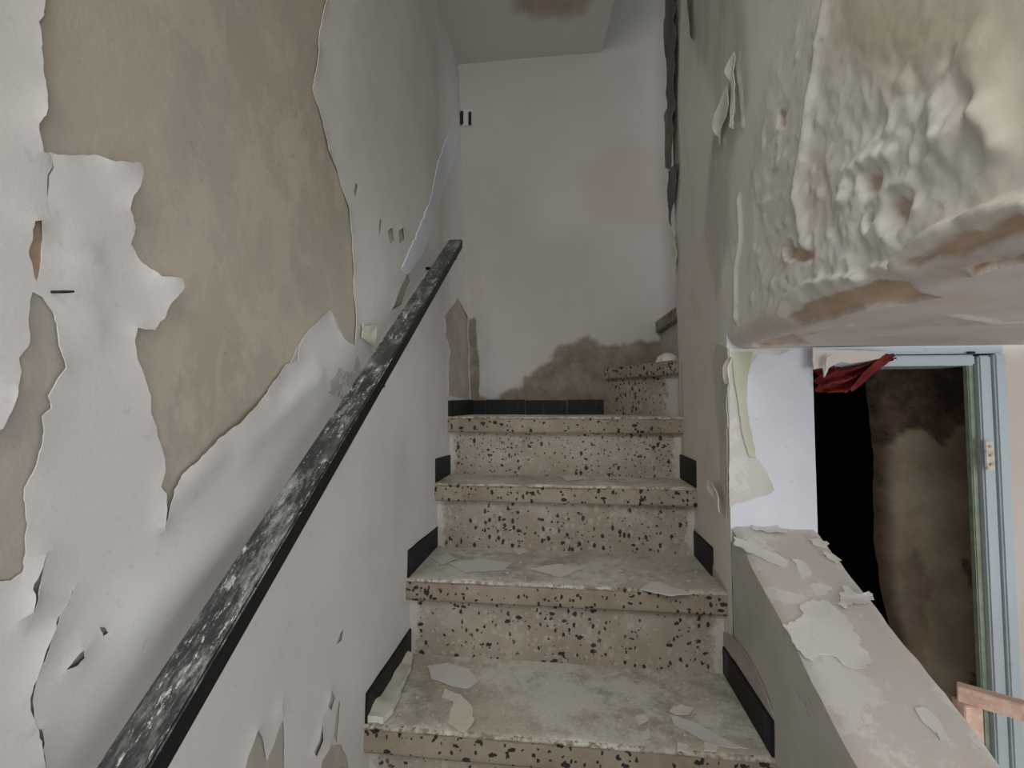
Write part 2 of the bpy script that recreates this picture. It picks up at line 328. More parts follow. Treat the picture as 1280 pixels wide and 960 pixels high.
def sheet(name, S, outer, holes, mat, parent, base=.003, th=.0014, sp=.012, curl=.008, cw=.014, und=.004, seed=0, step=.004, fray=.0015, curlf=None, uw=.03, extra=None):
    """a coat of paint with thickness that lifts along its torn edges. outer/holes in the surface's own metres"""
    outer = np.array(outer) if step is None else rough(outer, step, fray, seed)
    holes = [rough(h, step or .004, fray, seed+3+i) if len(h) < 200 and np.ptp(np.array(h)[:, 0]) > .006 else np.array(h) for i, h in enumerate(holes)]
    rings = [outer]+holes; pts = []; edges = []
    for r in rings:
        k = len(pts); pts += [tuple(p) for p in r]; edges += [(k+i, k+(i+1) % len(r)) for i in range(len(r))]
    lo = outer.min(0); hi = outer.max(0)
    U, V = np.meshgrid(np.arange(lo[0]+sp/2, hi[0], sp), np.arange(lo[1]+sp/2, hi[1], sp)); G = np.stack([U.ravel(), V.ravel()], -1)
    G = G+(np.random.RandomState(seed).rand(*G.shape)-.5)*sp*.5
    def inside(P):
        m = inpoly(P, outer)
        for h in holes: m &= ~inpoly(P, h)
        return m
    def ed(P):
        return kd_dist(P, rings) if len(P) > 1500 else np.minimum.reduce([pdist(P, h) for h in rings])
    G = G[inside(G)]
    if len(G): G = G[ed(G) > sp*.35]
    near = G[:0]
    pts += [tuple(p) for p in G]
    res = mgeo.delaunay_2d_cdt([Vector(p) for p in pts], edges, [], 0, 1e-7)
    Vv = np.array([tuple(v) for v in res[0]]); Ff = np.array([f for f in res[2] if len(f) == 3])
    Ff = Ff[inside(Vv[Ff].mean(1))]
    used = np.unique(Ff); rem = -np.ones(len(Vv), int); rem[used] = np.arange(len(used)); Vv = Vv[used]; Ff = rem[Ff]
    # edge lift
    dd = np.full(len(Vv), 9.)
    dd = kd_dist(Vv, holes) if curlf == 'holes' else ed(Vv)
    amp = np.clip(vn(Vv[:, 0]*28, Vv[:, 1]*28, seed)*1.7-.45, 0, 1)
    H = base+curl*amp*np.exp(-dd/cw*1.6)+und*fbm(Vv[:, 0]*5, Vv[:, 1]*4, seed+1, 3)*sstep(0, uw, dd)+(extra(Vv) if extra else 0)
    H = np.maximum(H, min(base, .0018)+.0002)
    A = S.pos(Vv[:, 0], Vv[:, 1], H); B = S.pos(Vv[:, 0], Vv[:, 1], H-th); n = len(Vv)
    e = {}
    for f in Ff:
        for i in range(3):
            a, b = f[i], f[(i+1) % 3]; e[(a, b)] = 1
    side = [(a, b, b+n, a+n) for (a, b) in e if (b, a) not in e]
    # orientation: face outwards
    f0 = Ff[0]; nrm = np.cross(A[f0[1]]-A[f0[0]], A[f0[2]]-A[f0[0]]); out = S.pos(*Vv[f0[0]], 1)-S.pos(*Vv[f0[0]], 0)
    fl = nrm@out < 0
    top = [tuple(f[::-1]) if fl else tuple(f) for f in Ff]; bot = [tuple(x+n for x in f[::-1]) for f in top]
    sd = [s if fl else s[::-1] for s in side]
    sd = [tuple(x+2*n for x in f) for f in sd]
    o = mk(name, np.concatenate([A, B, A, B]), top+bot+sd, mat, parent, True)
    o.data.polygons.foreach_set('use_smooth', [True]*(len(top)+len(bot))+[False]*len(sd)); return o

# ================================================================== THE SETTING
# ---- left wall
wl = empty('wall_left', (XL, 1.0, ZF)); tag(wl, 'left stair wall of beige plaster under torn white paint', kind='structure')
YN = -1.6
u = np.linspace(YN, YB+.02, 120); v = np.linspace(ZF, 2.7, 130); U, V = np.meshgrid(u, v, indexing='ij')
place(grid('bare_plaster', LW.pos(U, V, 0), 'bare_plaster', wl), wl)
P1 = [(52, 0), (49, 20), (43, 28), (46, 60), (49, 90), (52, 120), (50, 140), (40, 155), (42, 172), (47, 190), (60, 192), (75, 195), (110, 194), (130, 203), (160, 205), (164, 212), (162, 225), (157, 245), (155, 262), (165, 285), (161, 305), (170, 325), (190, 345), (212, 348), (216, 360), (203, 380), (200, 396), (188, 413), (165, 410), (163, 425), (168, 450), (178, 475), (186, 495), (185, 512), (195, 540), (203, 570), (203, 590), (197, 608), (203, 617), (202, 640), (200, 662), (206, 640), (211, 612), (222, 594), (240, 577), (265, 550), (290, 530), (302, 518), (325, 495), (345, 470), (355, 455), (370, 452), (372, 432), (385, 412), (410, 388), (416, 400), (428, 425), (441, 433), (443, 400), (441, 350), (440, 300), (435, 260), (427, 235), (420, 212), (408, 190), (403, 165), (400, 150), (388, 112), (392, 80), (395, 45), (400, 10), (402, 0), (404, -90), (380, -200), (120, -200), (60, -80)]
P1 = [p for p in P1 if p[1] > -50]+[]
P2 = [(38, 365), (50, 372), (62, 390), (68, 405), (70, 430), (78, 460), (66, 480), (58, 495), (60, 510), (48, 520), (52, 540), (45, 570), (30, 610), (28, 630), (33, 655), (30, 680), (27, 715), (12, 725), (-40, 722), (-40, 560), (0, 535), (10, 515), (15, 495), (25, 465), (22, 448), (35, 430), (33, 400), (37, 370)]
P4 = [(36, 276), (46, 276), (50, 300), (47, 340), (44, 353), (39, 345), (38, 330), (32, 315), (38, 300)]
P5 = [(298, 985), (306, 945), (318, 912), (326, 925), (331, 950), (340, 930), (353, 898), (355, 925), (353, 985)]
P6 = [(396, 985), (400, 950), (412, 932), (424, 930), (433, 945), (440, 985)]
P7 = [(429, 785), (427, 800), (421, 806), (424, 792)]
P8 = [(425, 874), (424, 900), (421, 930), (417, 920), (420, 892)]
P9 = [(413, 862), (419, 872), (413, 888), (407, 884)]
P10 = [(97, 812), (99, 822), (90, 832), (74, 837), (84, 824)]
P11 = [(119, 783), (127, 784), (130, 790), (124, 795)]
P12 = [(400, 905), (402, 925), (394, 945), (389, 940), (396, 925)]
P13 = [(555, 395), (572, 372), (584, 398), (586, 500), (560, 495), (558, 470), (561, 440), (555, 420)]
P15 = [(483, 290), (488, 283), (492, 300), (487, 306)]
P16 = [(497, 288), (502, 285), (504, 300), (498, 304)]
P17 = [(474, 272), (476, 278), (474, 297), (472, 285)]
P18 = [(443, 228), (446, 232), (444, 248), (441, 240)]
P14 = [(508, 342), (511, 352), (500, 380), (487, 388), (495, 368)]
CR = []
for cr, wc in (([(88, 738), (78, 756), (60, 785), (47, 820), (38, 855), (34, 885), (35, 908), (46, 925), (51, 958)], .0007), ([(50, 690), (47, 715), (40, 735), (33, 765)], .0012), ([(60, 198), (63, 210), (58, 232), (56, 246)], .0011), ([(350, 880), (352, 892), (354, 900)], .0006), ([(447, 240), (445, 232)], .001)):
    a = rough(px(LW, cr), .006, .003, 5, False); wd = np.full(len(a), wc)*(.5+np.array([random.random() for _i in a])); wd[0] = wd[-1] = .0001
    CR.append([p+np.array([w_, 0]) for p, w_ in zip(a, wd)]+[p-np.array([w_, 0]) for p, w_ in zip(a[::-1], wd[::-1])])
hl = [px(LW, p) for p in (P1, P2, P4, P5, P6, P7, P8, P9, P10, P11, P12, P15, P16, P17, P18, P13, P14)]
hl[-2] = [np.array([min(q[0], YB-.004), q[1]]) for q in hl[-2]]
# the bare patch goes on above the frame
t1, t0 = LW.hit(402, 0), LW.hit(52, 0)
hl[0] = list(hl[0])+[np.array([t1[0]+.02, t1[1]+.3]), np.array([t1[0]-.2, t1[1]+.5]), np.array([t0[0]+.05, t0[1]+.35])]
hl = hl[:-2]+[hl[-1]]+CR+[hl[-2]]
outer = [(YN+.01, ZF+.01), (YB, ZF+.01), (YB, 2.69), (YN+.01, 2.69)]
def folds(Vv):   # slack folds in the loose coat
    h = 0*Vv[:, 0]
    for a, b, wd, am in (((100, 300), (112, 345), .006, .004), ((95, 370), (118, 420), .007, .004), ((395, 470), (300, 560), .016, .006), ((330, 500), (225, 610), .014, .005), ((420, 560), (180, 760), .03, .006), ((60, 190), (56, 245), .004, -.004), ((48, 690), (33, 765), .004, .002)):
        h = h+1.2*am*np.exp(-(pdist(Vv, px(LW, [a, b]), False)/wd)**2)
    q = px(LW, [(210, 355)])[0]; h = h+.010*np.exp(-(np.linalg.norm(Vv-q, axis=1)/.02)**2)
    q = px(LW, [(150, 212)])[0]; h = h+.008*np.exp(-(np.linalg.norm(Vv-q, axis=1)/.02)**2)
    return h
o = sheet('peeling_paint', LW, outer, hl, 'white_paint', wl, base=.0024, th=.0010, sp=.013, curl=.0035, cw=.009, und=.006, uw=.11, seed=3, step=.003, fray=.0016, curlf='holes', extra=folds); place(o, wl)
tag(o, 'loose white paint coat with torn lifting edges')
uc = px(LW, [(360, 462), (372, 432), (385, 412), (410, 388), (420, 400), (430, 425), (443, 433), (452, 470), (430, 500), (405, 490), (385, 480)])
o = sheet('under_coat', LW, uc, [], 'under_coat', wl, base=.002, sp=.01, curl=.001, und=.0005, seed=9); place(o, wl); tag(o, 'greyish undercoat showing between paint and plaster')
flap = px(LW, [(446, 404), (450, 408), (461, 405), (460, 416), (459, 433), (452, 429), (444, 422), (447, 412)])
o = sheet('paint_flap', LW, flap, [], 'cream_paint', wl, base=.012, sp=.006, curl=.006, und=0, seed=12, step=.003, fray=.001); place(o, wl); tag(o, 'cream curled flap of old paint')
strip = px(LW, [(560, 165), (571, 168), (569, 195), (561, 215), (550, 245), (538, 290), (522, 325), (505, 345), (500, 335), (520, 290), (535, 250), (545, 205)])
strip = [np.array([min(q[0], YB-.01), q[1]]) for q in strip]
o = sheet('pale_strip', LW, strip, [], 'pale_paint', wl, base=.0055, th=.003, sp=.01, curl=0, und=.001, seed=14, step=.006, fray=.006); place(o, wl); tag(o, 'pale rough raised strip rising above the handrail end')  # thin pale raised strip with a frayed outline
# brown exposed slit and corner
o = sheet('exposed_brown_plaster', LW, px(LW, [(28, 270), (52, 270), (54, 350), (42, 360), (28, 340)]), [], 'brown_plaster', wl, base=.0015, th=.001, curl=0, und=0, seed=15); place(o, wl)
o = sheet('exposed_brown_plaster', LW, [np.array([min(q[0], YB-.003), q[1]]) for q in px(LW, [(550, 380), (575, 360), (588, 398), (590, 505), (555, 505), (550, 440)])], [], 'stained_plaster', wl, base=.0015, th=.001, curl=0, und=0, seed=16); place(o, wl)
# ---- back wall
wb = empty('wall_back', (0, YB, zt(0))); tag(wb, 'grey-white back wall of the landing, plaster bare at its foot', kind='structure')
u = np.concatenate([np.linspace(-.62, -.40, 8)[:-1], np.arange(-.40, .40, .0045), np.linspace(.40, 2.0, 20)]); v = np.concatenate([np.linspace(ZF, -.06, 8)[:-1], np.arange(-.06, .42, .0045), np.linspace(.42, 2.7, 160)]); U, V = np.meshgrid(u, v, indexing='ij'); UV = np.stack([U, V], -1)
def soft(poly, wd, S=BW, seed=0, UVv=None, fr=.02):
    Q = UV if UVv is None else UVv
    pl = np.array(px(S, poly)); d = pdist(Q, pl)*np.where(inpoly(Q, pl), 1, -1)+fr*fbm(Q[..., 0]*18, Q[..., 1]*18, seed, 4, .6); return sstep(-wd, wd, d)
bare = soft([(585, 510), (600, 500), (618, 500), (650, 482), (672, 462), (700, 436), (735, 424), (750, 432), (770, 430), (800, 425), (860, 430), (870, 540), (585, 540)], .012, seed=4)
bare = np.maximum(bare, soft([(586, 400), (594, 398), (598, 440), (600, 515), (586, 515)], .004, seed=6, fr=.008))
pink = np.maximum(.55*soft([(720, 210), (790, 170), (835, 190), (840, 290), (740, 270)], .05, seed=8), .3*soft([(640, 300), (740, 300), (760, 420), (640, 420)], .08, seed=9))
pink = np.maximum(pink, .6*soft([(586, 300), (600, 320), (604, 420), (586, 420)], .01, seed=19))
H = .002*fbm(U*5, V*5, 3, 4)-.002*bare
place(grid('painted_plaster', BW.pos(U, V, H), 'back_paint', wb, True, {'bare': bare, 'pink': pink}, flip=True), wb)
# ---- right wall: face above the opening rolling into the soffit
RC = .038
def rw_pos(y, s, h=0):
    y = np.asarray(y, float); s = np.asarray(s, float); h = np.asarray(h, float)+0*s; a = np.clip(s/RC, 0, math.pi/2); q = math.pi/2*RC
    X = np.where(s < 0, XR, np.where(s < q, XR+RC-RC*np.cos(a), XR+RC+(s-q))); Z = np.where(s < 0, ZS+RC-s, np.where(s < q, ZS+RC-RC*np.sin(a), ZS))
    nx = np.where(s < 0, -1, np.where(s < q, -np.cos(a), 0)); nz = np.where(s < 0, 0, np.where(s < q, -np.sin(a), -1))
    return np.stack([X+nx*h, y+0*s, Z+nz*h], -1)
_y, _s = np.meshgrid(np.arange(.2, YP+.06, .006), np.arange(-1.5, .75, .006), indexing='ij'); _PP = proj(rw_pos(_y, _s)).reshape(-1, 2); _yy = _y.ravel(); _ss = _s.ravel()
def rpx(pts):
    o = []
    for p in pts:
        d = ((_PP-np.array(p))**2).sum(1); k = np.argsort(d)[:4]; wgt = 1/(d[k]+.3); wgt /= wgt.sum(); o.append(np.array([(_yy[k]*wgt).sum(), (_ss[k]*wgt).sum()]))
    return o
def stroke(Q, pts, wd, am, asym=None):
    """ridge; asym = +-1 makes one side a sudden step"""
    pl = np.array(rpx(pts)); d = pdist(Q, pl, False); r = am*np.exp(-(d/wd)**2)
    if asym:
        s = np.zeros(Q.shape[:-1]); best = np.full(Q.shape[:-1], 1e9)
        for a, b in zip(pl[:-1], pl[1:]):
            dd = pdist(Q, np.array([a, b]), False); cr = (b-a)[0]*(Q[..., 1]-a[1])-(b-a)[1]*(Q[..., 0]-a[0]); k = dd < best; s[k] = np.sign(cr)[k]; best = np.minimum(best, dd)
        r = np.where(s*asym > 0, am*np.exp(-(d/wd)**2), am*np.exp(-(d/.0025)**2))
    return r
def rw_feat(y, s):
    Q = np.stack([y, s], -1)
    reg = np.array(rpx([(935, 250), (960, 90), (1000, 0), (1290, 0), (1290, 300), (1130, 345), (970, 410), (940, 400)]))
    ins = np.where(inpoly(Q, reg), 1, -1)*pdist(Q, reg); rg = sstep(-.02, .04, ins)
    fy = y*9; fs = s*6
    h = .004*fbm(y*4, s*2.5, 41, 3)
    foam = rpx([(1110, 235)])[0]; fd = np.exp(-(((y-foam[0])/.12)**2+((s-foam[1])/.10)**2))
    b = np.abs(fbm(y*26+s*8, s*20, 51, 4, .5)); h = h+rg*(.0012+.006*fd)*(1-2.2*b)
    h = h+rg*.0022*(1-np.abs(fbm((y+s*.4)*20, s*6, 61, 3)))
    b2 = np.clip(fbm(y*50, s*48, 71, 2)-.22, 0, 1); h = h+.006*b2*sstep(-.01, .05, ins)*sstep(.50, .70, y)
    b3 = np.clip(fbm(y*30, s*26, 74, 2)-.3, 0, 1); h = h+.006*b3*sstep(-.35, -.15, s)*sstep(.02, -.02, s)
    for pts, wd, am, asy in (([(926, 65), (922, 86), (928, 118), (930, 158)], .006, .008, 1), ([(917, 104), (904, 158), (908, 180)], .008, .006, -1),
                             ([(1030, 0), (1022, 60), (1017, 100)], .02, .007, 1), ([(1015, 122), (1008, 180), (1000, 220), (1000, 262), (1010, 308)], .02, .011, 1),
                             ([(924, 250), (926, 300), (920, 340), (922, 400)], .012, .008, 1), ([(1062, 250), (1070, 215), (1095, 195), (1120, 190)], .012, .012, None),
                             ([(1180, 130), (1190, 180), (1200, 160)], .02, .012, None), ([(1240, 140), (1258, 175)], .015, .014, None), ([(1220, 60), (1250, 130)], .02, .012, None),
                             ([(978, 388), (990, 370), (1012, 355), (1042, 348), (1080, 342)], .014, .014, -1), ([(1080, 340), (1095, 330), (1112, 330)], .012, .010, -1),
                             ([(1130, 322), (1160, 297), (1200, 274), (1250, 256), (1300, 245)], .02, .018, -1), ([(1215, 340), (1250, 325), (1300, 312)], .01, .007, -1),
                             ([(930, 425), (1000, 420), (1060, 405)], .008, .004, None), ([(1100, 410), (1125, 406), (1180, 396)], .006, .005, None), ([(1190, 392), (1230, 398), (1280, 410)], .006, .005, None)):
        h = h+stroke(Q, pts, wd*.75, am*.75, asy)
    for (cx, cy), rad, dep in (((992, 311), .013, -.026), ((1096, 231), .017, -.011), ((1128, 262), .022, -.012), ((1093, 279), .010, -.009), ((1165, 180), .012, -.01), ((1008, 415), .008, -.008), ((1112, 417), .01, -.009), ((1196, 402), .011, -.01), ((1270, 425), .012, -.01)):
        c = rpx([(cx, cy)])[0]; q = np.sqrt((y-c[0])**2+((s-c[1])*1.0)**2)+.003*fbm(y*60, s*60, 3, 2); h = h+dep*(1-sstep(rad*.75, rad*1.1, q))*(.3 if dep > -.02 else 1)+abs(dep)*.25*np.exp(-((q-rad*1.25)/(rad*.35))**2)
    # smooth soffit
    fl = sstep(YP-.0, YP-.05, y)
    h = h*np.where(s > -.02, fl, 1)
    bare = np.zeros(y.shape)
    for i, pl in enumerate(([(985, 396), (1010, 378), (1050, 362), (1100, 350), (1135, 352), (1170, 372), (1130, 380), (1080, 385), (1030, 400), (1000, 405)], [(1140, 326), (1180, 305), (1230, 284), (1290, 262), (1290, 290), (1240, 305), (1200, 318), (1165, 326)], [(1215, 338), (1250, 322), (1290, 312), (1290, 330), (1250, 335)],
                            [(1090, 222), (1104, 220), (1106, 236), (1096, 242), (1088, 236)], [(1116, 254), (1128, 246), (1143, 252), (1140, 270), (1128, 280), (1117, 270)], [(1089, 272), (1097, 272), (1097, 285), (1090, 286)], [(986, 310), (1010, 306), (1022, 322), (1005, 328), (990, 322)],
                            [(975, 140), (983, 142), (983, 156), (975, 155)], [(1006, 130), (1012, 125), (1008, 170), (1003, 165)], [(940, 428), (990, 418), (1010, 430), (950, 434)])):
        P_ = np.array(rpx(pl)); d = pdist(Q, P_)*np.where(inpoly(Q, P_), 1, -1)+.004*fbm(y*50, s*50, 90+i, 3); bare = np.maximum(bare, sstep(-.0015, .002, d)*(.95 if i < 3 else .9))
    h = h-.007*bare
    pink = np.maximum(sstep(.0, .04, s+.02*fbm(y*9, s*9, 13, 3)), .4*sstep(-.01, .03, pdist(Q, np.array(rpx([(1010, 175), (1050, 180), (1062, 240), (1040, 300), (1012, 300), (1003, 240)])))*np.where(inpoly(Q, np.array(rpx([(1010, 175), (1050, 180), (1062, 240), (1040, 300), (1012, 300), (1003, 240)]))), 1, -1)))
    mold = np.zeros(y.shape)
    for pl, a_ in (([(836, -20), (852, -20), (849, 60), (848, 150), (850, 230), (845, 290), (835, 240)], 1.), ([(860, -20), (935, -20), (935, 120), (915, 200), (912, 300), (895, 380), (880, 300), (895, 150), (870, 60)], .45)):
        P_ = np.array(rpx(pl)); d = pdist(Q, P_)*np.where(inpoly(Q, P_), 1, -1)+.03*fbm(y*14, s*5, 33, 3); mold = np.maximum(mold, a_*sstep(-.02, .03, d))
    ol = np.array(rpx([(1045, -30), (1290, -30), (1290, 150), (1235, 130), (1200, 90), (1120, 110), (1040, 60)])); olive = .75*sstep(-.03, .04, pdist(Q, ol)*np.where(inpoly(Q, ol), 1, -1)+.03*fbm(y*9, s*9, 17, 3))
    global OLIVE; OLIVE = olive
    return h, bare, pink, mold
# extend the picker beyond the pier for the far strip
_y, _s = np.meshgrid(np.arange(.2, 1.62, .006), np.arange(-2.0, .75, .006), indexing='ij'); _PP = proj(rw_pos(_y, _s)).reshape(-1, 2)
_bad = (_yy := _y.ravel()) > YP+.004; _ss = _s.ravel(); _PP[(_bad & (_ss > 0))] = 1e6
wr = empty('wall_right', (XR, 1.2, ZF)); tag(wr, 'blistered cream right wall rolling under into the opening soffit', kind='structure')
ys = np.concatenate([np.linspace(YN, .3, 40)[:-1], np.arange(.3, .7, .0032), np.arange(.7, YP, .005), [YP]]); ss = np.concatenate([np.linspace(-2.5, -1.3, 24)[:-1], np.arange(-1.3, -.5, .007), np.arange(-.5, .12, .0036), np.arange(.12, .3, .008), np.linspace(.3, 2.2, 30)])
Yg, Sg = np.meshgrid(ys, ss, indexing='ij'); Hh, ba, pi_, mo = rw_feat(Yg, Sg)
place(grid('blistered_paint', rw_pos(Yg, Sg, Hh), 'right_wall_paint', wr, True, {'bare': ba, 'pink': pi_, 'mold': mo, 'olive': OLIVE}, flip=False), wr)
# far strip beyond the pier (smooth), slightly out of plumb at its end
ys = np.linspace(0, 1, 80); zz = np.concatenate([np.linspace(2.67, 1.47, 40)[:-1], np.arange(1.47, ZS+RC, -.006), np.arange(ZS+RC, -.8, -.008)])
Tg, Zg = np.meshgrid(ys, zz, indexing='ij'); jag = .006*fbm(Zg*0+3.3, Zg*24, 77, 3)+.012*np.clip(fbm(Zg*0+1.3, Zg*9, 78, 2), 0, 1)*(Zg > .6)
Ye = 1.478+.055*np.maximum(Zg, 0)+jag; Yg = YP+(Ye-YP)*Tg; Sg = ZS+RC-Zg
Hh, ba, pi_, mo = rw_feat(Yg, np.minimum(Sg, -.001)); Hh = Hh*sstep(0, .12, ZS+RC+.12-Sg*0-np.maximum(Sg, -.0)*9)*np.where(Sg > 0, 0, 1)
Hh = np.where(Sg > 0, .001*fbm(Yg*12, Zg*12, 4, 3), Hh)
pi_ = np.maximum(pi_, .55*sstep(-.5, -.1, Sg)*sstep(YP-.02, YP+.08, Yg)); ba = np.where(Sg > 0, .6*sstep(.02, .0, np.abs(Yg-(Ye-.03)))*(vn(Zg*20, Yg*9, 3) > .45), ba*0)
P = SR.pos(Yg, Zg, Hh)
place(grid('smooth_plaster', P, 'right_wall_paint', wr, True, {'bare': ba, 'pink': pi_, 'mold': mo*np.where(Sg > 0, 0, 1)}, flip=False), wr)
# end face of that wall and its rear
Pe = P[-1]; n = len(Pe); q = np.stack([Pe, Pe+np.array([XO-XR, 0, 0])], 0)
place(grid('end_face', q, 'right_wall_paint', wr, False, {}), wr)
# mould-blackened torn paint hanging off the far edge
for i, (pl) in enumerate(([(833, -15), (846, -15), (848, 60), (846, 130), (842, 215), (835, 210), (836, 120), (834, 40)], [(838, 215), (850, 205), (846, 240), (841, 285), (836, 250)], [(842, 285), (848, 300), (848, 350), (844, 330)])):
    pts = [np.array([p[0]-.004, p[1]]) for p in px(SR, pl)]
    M['mouldy_paint'] = M.get('mouldy_paint') or m_paint('mouldy_paint', (.10, .095, .08), (.20, .18, .15), (.32, .29, .25), 14)
    o = sheet('mouldy_flake', SR, pts, [], 'mouldy_paint' if i < 2 else 'cream_paint', wr, base=.006, sp=.012, curl=.01, cw=.02, und=.002, seed=60+i, step=.008, fray=.006); place(o, wr)
o = sheet('mouldy_flake', SR, px(SR, [(861, -8), (867, -8), (869, 25), (871, 50), (867, 46), (864, 20)]), [], 'mouldy_paint', wr, base=.006, th=.002, sp=.012, curl=.004, und=.001, seed=67, step=.008, fray=.003); place(o, wr)
o = sheet('old_coat', SR, px(SR, [(896, 430), (912, 436), (911, 500), (911, 600), (910, 650), (904, 640), (902, 590), (900, 540), (897, 500), (893, 460)]), [], 'olive_coat', wr, base=.003, th=.0015, sp=.012, curl=.002, und=.001, seed=68, step=.008, fray=.005); place(o, wr)
# long lifted flaps on the right wall
for i, pl in enumerate(([(917, 104), (919, 130), (912, 165), (908, 182), (903, 158), (910, 130)], [(926, 64), (929, 70), (925, 90), (931, 120), (932, 160), (928, 158), (924, 118), (920, 88)], [(918, 448), (924, 445), (925, 480), (919, 480)], [(896, 600), (903, 606), (909, 622), (909, 641), (900, 622), (893, 607)])):
    o = sheet('lifted_flap', SR, px(SR, pl), [], 'cream_paint', wr, base=.014, sp=.008, curl=.010, cw=.01, und=0, seed=70+i, step=.006, fray=.001); place(o, wr)

for i, pl in enumerate(([(905, 790), (914, 793), (930, 812), (943, 832), (955, 858), (968, 893), (906, 806)], [(862, 655), (872, 662), (884, 690), (900, 722), (909, 738), (905, 752), (884, 712), (866, 690)])):
    o = sheet('bare_patch', SR, px(SR, pl), [], 'stained_plaster', wr, base=.0026, th=.0015, sp=.01, curl=0, und=.0005, seed=120+i, step=.005, fray=.002); place(o, wr)

# ---- pier face, parapet
pr = empty('wall_pier', ((XR+XO)/2, YP, ptop(YP))); tag(pr, 'narrow bluish white wall end between stair and dark doorway', kind='structure')
u = np.linspace(XR, XO, 20); v = np.linspace(ptop(YP)-.03, ZS+RC+.02, 60); U, V = np.meshgrid(u, v, indexing='ij')
place(grid('pier_face', PF.pos(U, V, .0015*fbm(U*10, V*10, 2, 3)), 'pale_paint', pr, True, flip=True), pr)
place(grid('pier_return', np.stack([np.full((2, 2), XO), np.array([[YP, YP], [1.5, 1.5]]), np.array([[ZF, ZS+.02], [ZF, ZS+.02]])], -1), 'pale_paint', pr, False), pr)
torn = px(PF, [(911, 436), (990, 437), (975, 444), (950, 441), (938, 455), (936, 465), (924, 480), (919, 489), (924, 505), (929, 520), (930, 535), (937, 552), (938, 563), (933, 572), (941, 570), (949, 576), (958, 590), (963, 603), (967, 612), (960, 617), (935, 625), (918, 630), (911, 634)])
o = sheet('old_coat', PF, px(PF, [(914, 440), (940, 440), (934, 470), (932, 500), (936, 530), (941, 556), (944, 573), (935, 570), (926, 540), (921, 500), (916, 470)]), [], 'olive_coat', pr, base=.004, th=.0012, sp=.01, curl=.002, cw=.006, und=.0005, seed=84, step=.004, fray=.002); place(o, pr)
o = sheet('torn_paper', PF, torn, [], 'parapet_plaster', pr, base=.0018, th=.0012, sp=.01, curl=.003, cw=.006, und=.001, seed=80, step=.004, fray=.0015); place(o, pr); tag(o, 'beige torn coat over the white pier')

pp = empty('wall_parapet', ((XR+XO)/2, .6, ZF)); tag(pp, 'low sloping plastered parapet beside the right of the stairs', kind='structure')
PE = -.5
us = np.concatenate([[0, .008], np.linspace(.02, XO-XR-.02, 24), [XO-XR-.008, XO-XR]]); vs = np.linspace(PE, YP, 230); U, V = np.meshgrid(us, vs, indexing='ij')
edge = np.minimum(U, XO-XR-U); chip = .009*np.clip(fbm(V*14, U*9, 21, 4), -.2, 1)
Hh = .003*fbm(U*14, V*9, 31, 4)-.007*(1-sstep(0, .010, edge+.008*fbm(V*20, U*12, 5, 4)))-0*chip
Pp = PT.pos(XR+U, V, Hh); Pp[..., 0] += np.where(U < .012, .004*fbm(V*12, V*0, 8, 3)+.003, 0)-np.where(U > XO-XR-.012, .006*np.abs(fbm(V*16, V*0+2, 9, 3)), 0)
place(grid('parapet_top', Pp, 'parapet_plaster', pp, True), pp)
def side(edgeP, zb, nm, mat, flip):
    A = np.stack([edgeP+(np.array([edgeP[:, 0]*0, edgeP[:, 0]*0, zb-edgeP[:, 2]]).T)*t for t in np.linspace(0, 1, 30)], 0); A[1:, :, 0] = A[1:, :, 0]*.0+np.clip(np.mean(edgeP[:, 0]), XR-.001, XO)-(.0015 if edgeP[0, 0] < .4 else 0)+(.002*fbm(A[1:, :, 1]*10, A[1:, :, 2]*10, 6, 3))
    return place(grid(nm, A, mat, pp, True, flip=flip), pp)
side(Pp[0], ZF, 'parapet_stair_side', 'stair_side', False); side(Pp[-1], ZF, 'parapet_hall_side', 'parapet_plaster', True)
o = box('parapet_end', (XR, PE-.005, ZF), (XO, PE, ptop(PE)-.01), 'parapet_plaster', pp); place(o, pp)
for i, (pl, ba_, cu, mt) in enumerate((([(917, 672), (926, 676), (960, 690), (986, 702), (984, 712), (950, 700), (920, 684)], .006, .006, 'scale_paint'),
        ([(935, 655), (945, 647), (955, 652), (970, 660), (985, 668), (960, 668), (940, 664)], .008, .010, 'scale_paint'),
        ([(978, 780), (990, 778), (1003, 768), (1000, 757), (1012, 750), (1030, 752), (1050, 765), (1062, 778), (1075, 800), (1088, 832), (1082, 838), (1060, 836), (1045, 822), (1025, 818), (1015, 826), (1004, 824), (990, 805)], .003, .004, 'scale_paint'),
        ([(1046, 758), (1052, 745), (1054, 733), (1062, 740), (1072, 746), (1085, 742), (1093, 745), (1092, 753), (1084, 757), (1066, 756), (1052, 764)], .006, .012, 'scale_paint'),
        ([(990, 700), (1006, 702), (1012, 715), (1004, 722), (994, 712)], .003, .004, 'scale_paint'), ([(1010, 675), (1020, 673), (1036, 680), (1034, 686), (1018, 682)], .003, .008, 'cream_paint'),
        ([(1030, 692), (1040, 694), (1049, 700), (1046, 704), (1034, 699)], .003, .008, 'cream_paint'), ([(1012, 732), (1025, 728), (1040, 735), (1030, 745), (1016, 742)], .003, .003, 'scale_paint'),
        ([(1145, 888), (1155, 885), (1175, 905), (1170, 915), (1155, 905)], .003, .004, 'scale_paint'), ([(1168, 912), (1178, 914), (1186, 925), (1176, 926)], .003, .004, 'scale_paint'), ([(1076, 895), (1086, 893), (1092, 905), (1080, 910)], .0025, .002, 'scale_paint'))):
    o = sheet('paint_scale', PT, px(PT, pl), [], mt, pp, base=.0012+.3*max(0, ba_-.003), th=.0009, sp=.008, curl=cu*.45, cw=.007, und=.0005, seed=90+i, step=.004, fray=.007); place(o, pp)

